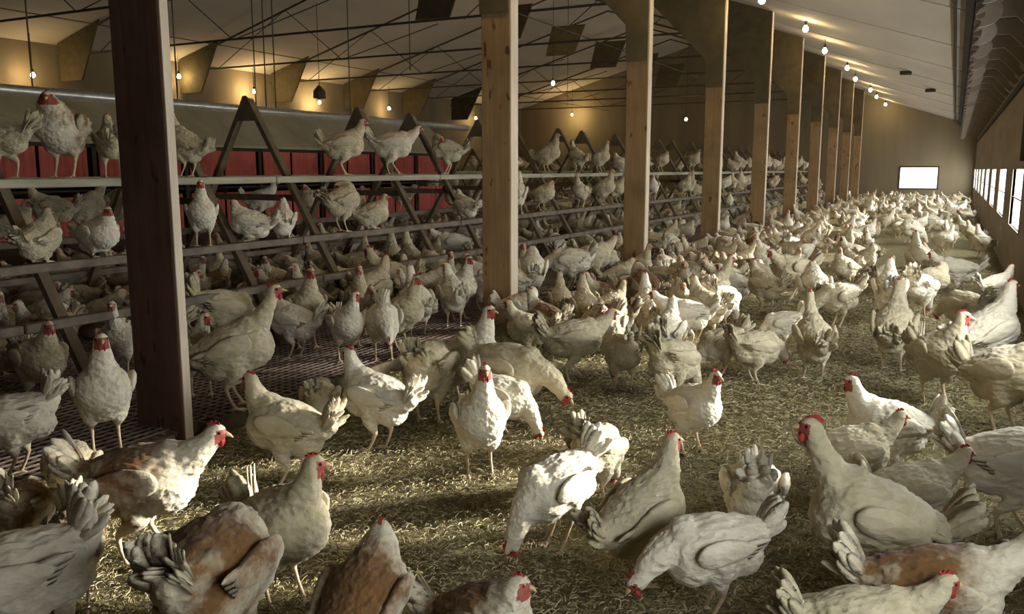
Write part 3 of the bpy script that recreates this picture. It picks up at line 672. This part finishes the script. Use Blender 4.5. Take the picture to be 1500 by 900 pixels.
for h in [
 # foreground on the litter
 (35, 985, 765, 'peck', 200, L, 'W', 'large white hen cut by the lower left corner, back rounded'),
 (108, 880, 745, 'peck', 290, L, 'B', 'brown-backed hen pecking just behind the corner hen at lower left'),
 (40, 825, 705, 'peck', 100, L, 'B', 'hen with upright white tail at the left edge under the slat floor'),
 (215, 832, 628, 'walk', 5, L, 'B', 'brown-backed hen walking right, head by the nearest post base'),
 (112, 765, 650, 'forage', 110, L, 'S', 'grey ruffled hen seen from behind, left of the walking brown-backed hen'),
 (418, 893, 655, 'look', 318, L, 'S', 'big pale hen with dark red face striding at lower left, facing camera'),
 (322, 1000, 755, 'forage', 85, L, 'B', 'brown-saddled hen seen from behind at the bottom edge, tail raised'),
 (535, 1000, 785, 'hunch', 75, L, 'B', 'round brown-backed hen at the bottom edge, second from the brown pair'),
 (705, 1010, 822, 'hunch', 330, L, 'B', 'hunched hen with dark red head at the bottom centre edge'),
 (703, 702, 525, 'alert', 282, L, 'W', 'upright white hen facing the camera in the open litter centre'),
 (425, 712, 545, 'stand', 165, L, 'S', 'pale hen with neck up right of the nearest post, white rump'),
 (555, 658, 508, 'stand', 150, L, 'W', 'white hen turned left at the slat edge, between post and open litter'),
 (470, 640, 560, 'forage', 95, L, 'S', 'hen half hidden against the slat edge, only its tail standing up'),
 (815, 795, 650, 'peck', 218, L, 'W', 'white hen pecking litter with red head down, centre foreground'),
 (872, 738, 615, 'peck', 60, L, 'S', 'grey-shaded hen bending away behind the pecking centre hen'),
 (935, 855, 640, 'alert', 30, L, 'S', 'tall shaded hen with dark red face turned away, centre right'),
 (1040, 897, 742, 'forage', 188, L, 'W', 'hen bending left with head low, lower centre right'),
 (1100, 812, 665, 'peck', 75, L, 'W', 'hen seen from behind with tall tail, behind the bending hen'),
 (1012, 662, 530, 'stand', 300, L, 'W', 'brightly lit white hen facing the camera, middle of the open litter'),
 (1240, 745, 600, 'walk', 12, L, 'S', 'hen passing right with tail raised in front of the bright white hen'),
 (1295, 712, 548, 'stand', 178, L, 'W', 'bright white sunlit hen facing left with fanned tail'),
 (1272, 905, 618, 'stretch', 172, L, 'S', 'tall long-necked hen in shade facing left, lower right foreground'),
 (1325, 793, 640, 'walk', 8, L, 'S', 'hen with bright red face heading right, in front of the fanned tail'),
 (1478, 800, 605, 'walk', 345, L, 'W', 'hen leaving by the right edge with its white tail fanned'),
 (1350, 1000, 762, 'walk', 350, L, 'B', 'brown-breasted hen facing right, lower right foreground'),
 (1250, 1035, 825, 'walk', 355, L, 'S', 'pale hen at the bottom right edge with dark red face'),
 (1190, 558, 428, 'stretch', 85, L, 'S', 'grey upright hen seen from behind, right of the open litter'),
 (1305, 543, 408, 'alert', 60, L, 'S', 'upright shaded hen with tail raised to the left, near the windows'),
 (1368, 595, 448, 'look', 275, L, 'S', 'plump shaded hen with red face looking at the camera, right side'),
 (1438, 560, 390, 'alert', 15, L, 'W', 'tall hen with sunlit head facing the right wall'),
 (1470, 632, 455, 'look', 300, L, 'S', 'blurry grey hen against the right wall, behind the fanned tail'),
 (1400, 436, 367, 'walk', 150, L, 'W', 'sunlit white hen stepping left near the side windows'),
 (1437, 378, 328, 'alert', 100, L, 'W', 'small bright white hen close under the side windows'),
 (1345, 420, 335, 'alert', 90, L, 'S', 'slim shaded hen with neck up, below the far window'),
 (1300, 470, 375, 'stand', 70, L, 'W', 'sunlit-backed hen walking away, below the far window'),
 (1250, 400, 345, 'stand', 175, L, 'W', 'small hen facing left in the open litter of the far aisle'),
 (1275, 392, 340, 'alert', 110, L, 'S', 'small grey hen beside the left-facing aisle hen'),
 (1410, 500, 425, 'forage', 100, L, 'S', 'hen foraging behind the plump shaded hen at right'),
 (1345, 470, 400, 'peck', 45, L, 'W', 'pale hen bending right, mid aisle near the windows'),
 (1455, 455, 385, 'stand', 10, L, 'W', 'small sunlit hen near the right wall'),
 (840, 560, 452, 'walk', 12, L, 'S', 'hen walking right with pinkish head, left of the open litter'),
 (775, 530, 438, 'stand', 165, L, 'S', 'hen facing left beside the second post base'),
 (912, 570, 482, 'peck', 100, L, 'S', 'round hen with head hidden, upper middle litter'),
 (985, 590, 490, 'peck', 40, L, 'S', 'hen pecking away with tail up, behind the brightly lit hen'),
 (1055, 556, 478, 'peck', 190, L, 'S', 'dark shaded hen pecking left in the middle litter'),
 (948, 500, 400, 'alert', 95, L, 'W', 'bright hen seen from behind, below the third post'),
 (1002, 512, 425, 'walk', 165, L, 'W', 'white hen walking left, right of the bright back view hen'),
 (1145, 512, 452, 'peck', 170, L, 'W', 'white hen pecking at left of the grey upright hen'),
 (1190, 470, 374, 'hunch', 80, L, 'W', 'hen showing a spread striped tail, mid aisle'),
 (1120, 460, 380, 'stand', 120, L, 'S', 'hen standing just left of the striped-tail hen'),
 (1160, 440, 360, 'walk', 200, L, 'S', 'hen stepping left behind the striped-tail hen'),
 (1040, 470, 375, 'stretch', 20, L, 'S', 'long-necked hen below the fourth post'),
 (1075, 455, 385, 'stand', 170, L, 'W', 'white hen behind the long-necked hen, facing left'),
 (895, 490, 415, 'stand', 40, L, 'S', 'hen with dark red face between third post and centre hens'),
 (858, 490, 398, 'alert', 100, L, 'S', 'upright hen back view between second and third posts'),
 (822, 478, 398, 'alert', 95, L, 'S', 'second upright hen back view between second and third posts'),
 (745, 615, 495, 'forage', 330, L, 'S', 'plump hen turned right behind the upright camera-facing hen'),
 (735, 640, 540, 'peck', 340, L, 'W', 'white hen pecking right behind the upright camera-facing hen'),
 (685, 600, 448, 'alert', 330, L, 'W', 'tall hen with pinkish comb behind the upright camera-facing hen'),
 (628, 618, 495, 'forage', 80, L, 'S', 'olive-shaded hen with raised tail, left of the tall pink-combed hen'),
 (945, 470, 360, 'hunch', 110, L, 'B', 'reddish-tinged hen leaning at the foot of the third post'),
 (1105, 560, 480, 'forage', 20, L, 'S', 'dim hen facing right with tail behind it, centre right litter'),
 (1225, 480, 410, 'forage', 200, L, 'S', 'small foraging hen at the far side of the striped-tail hen'),
 # on the slatted floor
 (62, 600, 462, 'stand', 320, S, 'S', 'olive-shaded hen with bright red face at the left edge of the slats'),
 (158, 662, 478, 'alert', 300, S, 'W', 'white-breasted hen standing on the slats left of the nearest post'),
 (25, 700, 570, 'peck', 190, S, 'W', 'white hen bowed on the slats at the far left edge'),
 (296, 585, 455, 'look', 295, S, 'W', 'pale hen with brown head peeking from behind the nearest post'),
 (366, 602, 405, 'stretch', 15, S, 'S', 'large hen stretching right on the slats beside the nearest post'),
 (330, 520, 405, 'peck', 40, S, 'S', 'hen bending behind the large stretching hen'),
 (450, 510, 388, 'alert', 300, S, 'S', 'upright hen on the slats with brownish face, right of the stretching hen'),
 (508, 530, 422, 'look', 300, S, 'W', 'white-breasted hen on the slats with small red face'),
 (545, 480, 375, 'stand', 60, S, 'S', 'hen with bright neck standing behind the white-breasted slat hen'),
 (575, 458, 360, 'stand', 175, S, 'S', 'hen with large dark red face looking left on the slats'),
 (606, 520, 405, 'alert', 330, S, 'S', 'rounded upright hen nearest the slat edge, left of the second post'),
 (562, 525, 440, 'forage', 280, S, 'W', 'low hen between the two rounded slat hens'),
 (672, 468, 372, 'alert', 315, S, 'W', 'full-breasted hen on the slats beside the second post'),
 (640, 440, 340, 'hunch', 130, S, 'S', 'hen with its back to the camera, behind the full-breasted hen'),
 (605, 430, 330, 'alert', 120, S, 'S', 'upright grey hen in the crowd left of the second post'),
 (575, 420, 335, 'alert', 100, S, 'S', 'slim upright hen left of the crowd near the racks'),
 (665, 395, 322, 'walk', 185, S, 'W', 'pale hen with pink head passing left near the second post'),
 (500, 470, 390, 'forage', 30, S, 'S', 'hen low on the slats beneath the near rack'),
 (415, 480, 390, 'stand', 200, S, 'S', 'hen beneath the rack, behind the stretching hen'),
 (380, 500, 420, 'hunch', 10, S, 'S', 'hen low beneath the rack right of the nearest post'),
 (780, 440, 345, 'hunch', 90, S, 'W', 'white hen right of the second post, on the slats'),
 (835, 425, 340, 'forage', 170, S, 'W', 'pale hen low on the slats, right of the second post'),
 (868, 420, 335, 'walk', 30, S, 'S', 'hen reaching right on the slats, left of the third post'),
 (65, 500, 425, 'forage', 170, S, 'S', 'dim hen under the rack at the left edge'),
 (150, 500, 420, 'stand', 40, S, 'S', 'dim hen under the rack just left of the nearest post'),
 (75, 510, 420, 'hunch', 20, S, 'W', 'whitish hen crouched under the rack at left'),
 # perched on the racks
 (15, 256, 155, 'walk', 170, 'T', 'S', 'hen on the top perch at the far left edge, facing left'),
 (103, 255, 135, 'hunch', 275, 'T', 'B', 'brown-necked hen facing the camera on the top perch at left'),
 (152, 252, 168, 'stand', 120, 'T', 'S', 'hen on the top perch just left of the nearest post'),
 (275, 258, 160, 'alert', 160, 'T', 'S', 'hen partly hidden right of the nearest post on the top perch'),
 (505, 252, 172, 'stand', 20, 'T', 'S', 'hen on the top perch with tail held to the left'),
 (576, 250, 182, 'walk', 15, 'T', 'W', 'pale hen stepping right on the top perch'),
 (655, 250, 195, 'preen', 180, 'T', 'S', 'preening hen on the top perch beside the second post'),
 (148, 420, 345, 'roost', 330, 'M', 'W', 'hen crouched on the lower perch left of the nearest post'),
 (60, 400, 365, 'roost', 90, 'M', 'S', 'small olive hen crouched on the lower perch at far left'),
 (300, 385, 282, 'alert', 290, 'M', 'W', 'hen standing on the lower perch just right of the nearest post'),
 (372, 385, 308, 'roost', 175, 'M', 'W', 'white hen crouched facing left on the lower perch'),
 (415, 380, 330, 'roost', 100, 'M', 'W', 'hen crouched with its white rump towards the camera on the lower perch'),
 (505, 360, 262, 'preen', 60, 'M', 'S', 'hen preening on the lower perch under the stepping hen'),
 (545, 355, 290, 'roost', 30, 'M', 'S', 'hen crouched right of the preening hen on the lower perch'),
 (385, 360, 270, 'stand', 20, 'm', 'W', 'round pale hen on the back perch, between the near rack legs'),
 (95, 350, 268, 'stand', 200, 'm', 'S', 'grey hen on the back perch at left'),
 (130, 350, 270, 'stretch', 30, 'm', 'S', 'grey hen with neck stretched on the back perch at left'),
 (160, 350, 268, 'hunch', 330, 'm', 'S', 'hen on the back perch touching the nearest post outline'),
 (455, 350, 270, 'hunch', 260, 'm', 'S', 'hen on the back perch behind the preening hen'),
 (20, 380, 330, 'roost', 20, 'm', 'S', 'hen with reddish face on the back perch at the left edge'),
 (590, 345, 270, 'stand', 150, 'm', 'S', 'hen on the back perch left of the second post'),
 (695, 340, 280, 'alert', 60, 'm', 'S', 'hen on the back perch at the second post'),
]: H(*h)
N_HAND = len(HENS)
# ease apart birds whose bodies touch, along the line between camera and bird
def core(o):
    c, s = math.cos(o.rotation_euler[2]), math.sin(o.rotation_euler[2]); k = o.scale[0]
    return [(o.location.x + c * d * k, o.location.y + s * d * k) for d in (-.16, -.06, .04, .13)]
def perched(o): return o.location.z > .3
for _ in range(25):
    n_hit = 0
    for i, a in enumerate(HENS):
        for b in HENS[:i]:
            if (a.location - b.location).length > .5 or abs(a.location.z - b.location.z) > .3: continue
            dm = min(math.dist(p, q) for p in core(a) for q in core(b)); need = .088 * (a.scale[0] + b.scale[0])
            if dm < need:
                n_hit += 1; m = (need - dm) * .5 + .004
                if perched(a):
                    sgn = 1 if a.location.y > b.location.y else -1; a.location.y += sgn * m; b.location.y -= sgn * m; continue
                far, near = (a, b) if a.location.length > b.location.length else (b, a)
                for o, sg in ((far, 1), (near, -1)):
                    if o['edge']: continue
                    d = Vector((o.location.x, o.location.y, 0)).normalized(); nx = o.location + d * m * sg
                    if (nx.x > -3.15) == (o.location.x > -3.15) and not (-3.24 < nx.x < -3.06): o.location.x, o.location.y = nx.x, nx.y
print('touching pairs left', n_hit)
for o in HENS: del o['edge']
TAKEN[:] = [tuple(o.location) for o in HENS]

# the rest of the flock
cand = []
def free(x, y, z, d):
    return all((x - a) ** 2 + (y - b) ** 2 > d * d or abs(z - c) > .45 for a, b, c in TAKEN)
def seen(x, y, z):
    if y < .5: return False
    u, v, d = proj(x, y, z + .2); return d > 0 and -30 < u < 1530 and -30 < v < 930
WALKP = ['stand', 'stand', 'alert', 'look', 'walk', 'peck', 'forage', 'hunch', 'stretch', 'preen']
def scatter(n, xr, yr, zf, d, mind=None, poses=WALKP, cond=None):
    k = 0
    for _ in range(n * 30):
        if k >= n: break
        x = rnd.uniform(*xr); y = rnd.uniform(*yr); z = zf(x, y)
        if not seen(x, y, z) or (cond and not cond(x, y)) or not free(x, y, z, d): continue
        if any(abs(x - (-3.3)) < .26 and abs(y - t) < .3 for t in POST_T): continue
        # keep clear of the hand-placed foreground
        TAKEN.append((x, y, z)); k += 1
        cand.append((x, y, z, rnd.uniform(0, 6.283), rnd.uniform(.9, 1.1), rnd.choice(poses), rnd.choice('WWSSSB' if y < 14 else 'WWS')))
def rack_legs_ok(x, y): return min(abs(x + 4.12), abs(x + 6.28)) > .16
scatter(18, (-3.0, .3), (5.3, 8.2), ground, .36, cond=lambda x, y: x < -1.6)
scatter(62, (-3.05, .35), (8.2, 16), ground, .35, cond=lambda x, y: rnd.random() < (.05 if x > -1.9 else 1))
scatter(150, (-3.05, .4), (15, 37), ground, .36)
scatter(130, (-8.3, -3.5), (6.0, 15), lambda x, y: SLAT_Z, .33, cond=rack_legs_ok)
scatter(16, (-4.5, -3.4), (4.2, 7.2), lambda x, y: SLAT_Z, .27, cond=rack_legs_ok, poses=['stand', 'alert', 'look', 'stretch', 'hunch'])
scatter(46, (-7.6, -4.3), (2.2, 7.0), lambda x, y: SLAT_Z, .36, cond=rack_legs_ok)
scatter(190, (-8.5, -3.5), (15, 36), lambda x, y: SLAT_Z, .34, cond=rack_legs_ok)
scatter(170, (-17.5, -8.8), (13.6, 36), lambda x, y: SLAT_Z, .42, cond=lambda x, y: abs(abs(x + 12.6) - 1.08) > .2)
for s, z0, n, y0 in ((1, 1.125, 32, 9.0), (1, .67, 38, 7.2), (-1, 1.125, 16, 9.5), (-1, .67, 28, 6.5), (1, .38, 14, 7.5)):
    for xc, ya, yb, nn in ((RX, y0, 33, n), (-12.6, 14, 36, n // 2)):
        xx = xc + s * ((1.79 - z0) * .612 + .075)
        for _ in range(nn):
            y = rnd.uniform(ya, yb); z = SLAT_Z + z0 + .05
            if z0 < 1 and abs(y % 1) < 0: continue
            if seen(xx, y, z) and free(xx, y, z, .34):
                TAKEN.append((xx, y, z)); cand.append((xx, y, z, rnd.choice([0, math.pi, math.pi/2, -math.pi/2]) + rnd.uniform(-.4, .4), rnd.uniform(.9, 1.05), rnd.choice(['roost', 'roost', 'stand', 'hunch', 'alert']), rnd.choice('WSS')))
cand.sort(key=lambda c: proj(*c[:3])[2])
DOING = {'stand': 'standing', 'alert': 'standing tall', 'look': 'looking aside', 'walk': 'walking', 'peck': 'pecking', 'forage': 'stooping', 'hunch': 'hunched', 'roost': 'crouched', 'preen': 'preening', 'stretch': 'neck stretched'}
TONE = {'W': 'white', 'S': 'cream', 'B': 'brown-backed'}
def where(x, y, z):
    bay = max(0, min(9, int(round((y - T0) / BAY))))
    lvl = 'by the %s post' % ORD[bay]
    if z > .4: return '%s of %s racks, %s' % ('top perch' if z > 1 else ('middle perch' if z > .6 else 'bottom perch'), 'near' if x > -8 else 'far', lvl)
    if x > -3.15: return 'litter aisle %s side, %s' % ('window' if x > -1.4 else 'post', lvl)
    if x > -8.6: return 'slats %s, %s' % ('before racks' if x > -4.15 else ('under racks' if x > -6.3 else 'at nest boxes'), lvl)
    return 'slats beyond nest boxes, %s' % lvl
def facing(yaw):
    a = math.degrees(yaw - PSI) % 360
    return ['facing right', 'seen from behind', 'facing left', 'facing the camera'][int(((a + 45) % 360) // 90)]
NIND = 300 - N_HAND
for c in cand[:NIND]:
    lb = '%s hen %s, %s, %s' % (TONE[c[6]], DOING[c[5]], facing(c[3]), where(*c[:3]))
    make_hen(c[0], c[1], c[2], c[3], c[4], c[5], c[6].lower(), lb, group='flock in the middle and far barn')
print('hens', N_HAND, len(cand))
# everything farther: one mass of birds
def lod(pose, vk):
    b, ps, top = PROTO[pose, vk]
    bm = bmesh.new(); bm.from_mesh(b)
    for nm, me in ps:
        if nm in ('eye', 'beak'): continue
        n0 = len(bm.faces); bm.from_mesh(me); bm.faces.ensure_lookup_table()
        for f in bm.faces[n0:]: f.material_index = 2 if nm in ('comb', 'wattle') else 0
    me = bpy.data.meshes.new('lod'); bm.to_mesh(me); bm.free()
    ob = bpy.data.objects.new('lod', me); COL.objects.link(ob); md = ob.modifiers.new('d', 'DECIMATE'); md.ratio = .07
    dg = bpy.context.evaluated_depsgraph_get(); out = bpy.data.meshes.new_from_object(ob.evaluated_get(dg)); bpy.data.objects.remove(ob)
    n = len(out.vertices); co = np.empty(n * 3, dtype=np.float32); out.vertices.foreach_get('co', co)
    out.calc_loop_triangles(); tr = np.empty(len(out.loop_triangles) * 3, dtype=np.int32); out.loop_triangles.foreach_get('vertices', tr)
    mi = np.empty(len(out.loop_triangles), dtype=np.int32); out.loop_triangles.foreach_get('material_index', mi)
    return co.reshape(-1, 3), tr.reshape(-1, 3), mi
LOD = {}; VS, FS, MS = [], [], []; off = 0
for c in cand[NIND:]:
    if c[5] not in LOD: LOD[c[5]] = lod(c[5], 'S')
    co, tr, mi = LOD[c[5]]; ca, sa = math.cos(c[3]), math.sin(c[3])
    VS.append(co @ np.array([[ca, sa, 0], [-sa, ca, 0], [0, 0, 1]], dtype=np.float32) * c[4] + np.array(c[:3], dtype=np.float32)); FS.append(tr + off); off += len(co)
    MS.append(np.where(mi == 0, 0 if c[6] == 'W' else 3, mi))
if VS:
    V = np.concatenate(VS); Fc = np.concatenate(FS).astype(np.int32)
    me = bpy.data.meshes.new('distant_flock'); me.vertices.add(len(V)); me.vertices.foreach_set('co', V.ravel()); me.loops.add(Fc.size); me.loops.foreach_set('vertex_index', Fc.ravel())
    me.polygons.add(len(Fc)); me.polygons.foreach_set('loop_start', np.arange(0, Fc.size, 3, dtype=np.int32)); me.polygons.foreach_set('loop_total', np.full(len(Fc), 3, dtype=np.int32))
    me.polygons.foreach_set('material_index', np.concatenate(MS).astype(np.int32)); me.polygons.foreach_set('use_smooth', [True] * len(Fc)); me.update()
    for mname in ('white_plumage', 'shank', 'dull_skin', 'soiled_plumage'): me.materials.append(MAT[mname])
    put('distant_flock', me, kind='stuff', category='hens', label='mass of small distant hens crowding the far end of the barn')
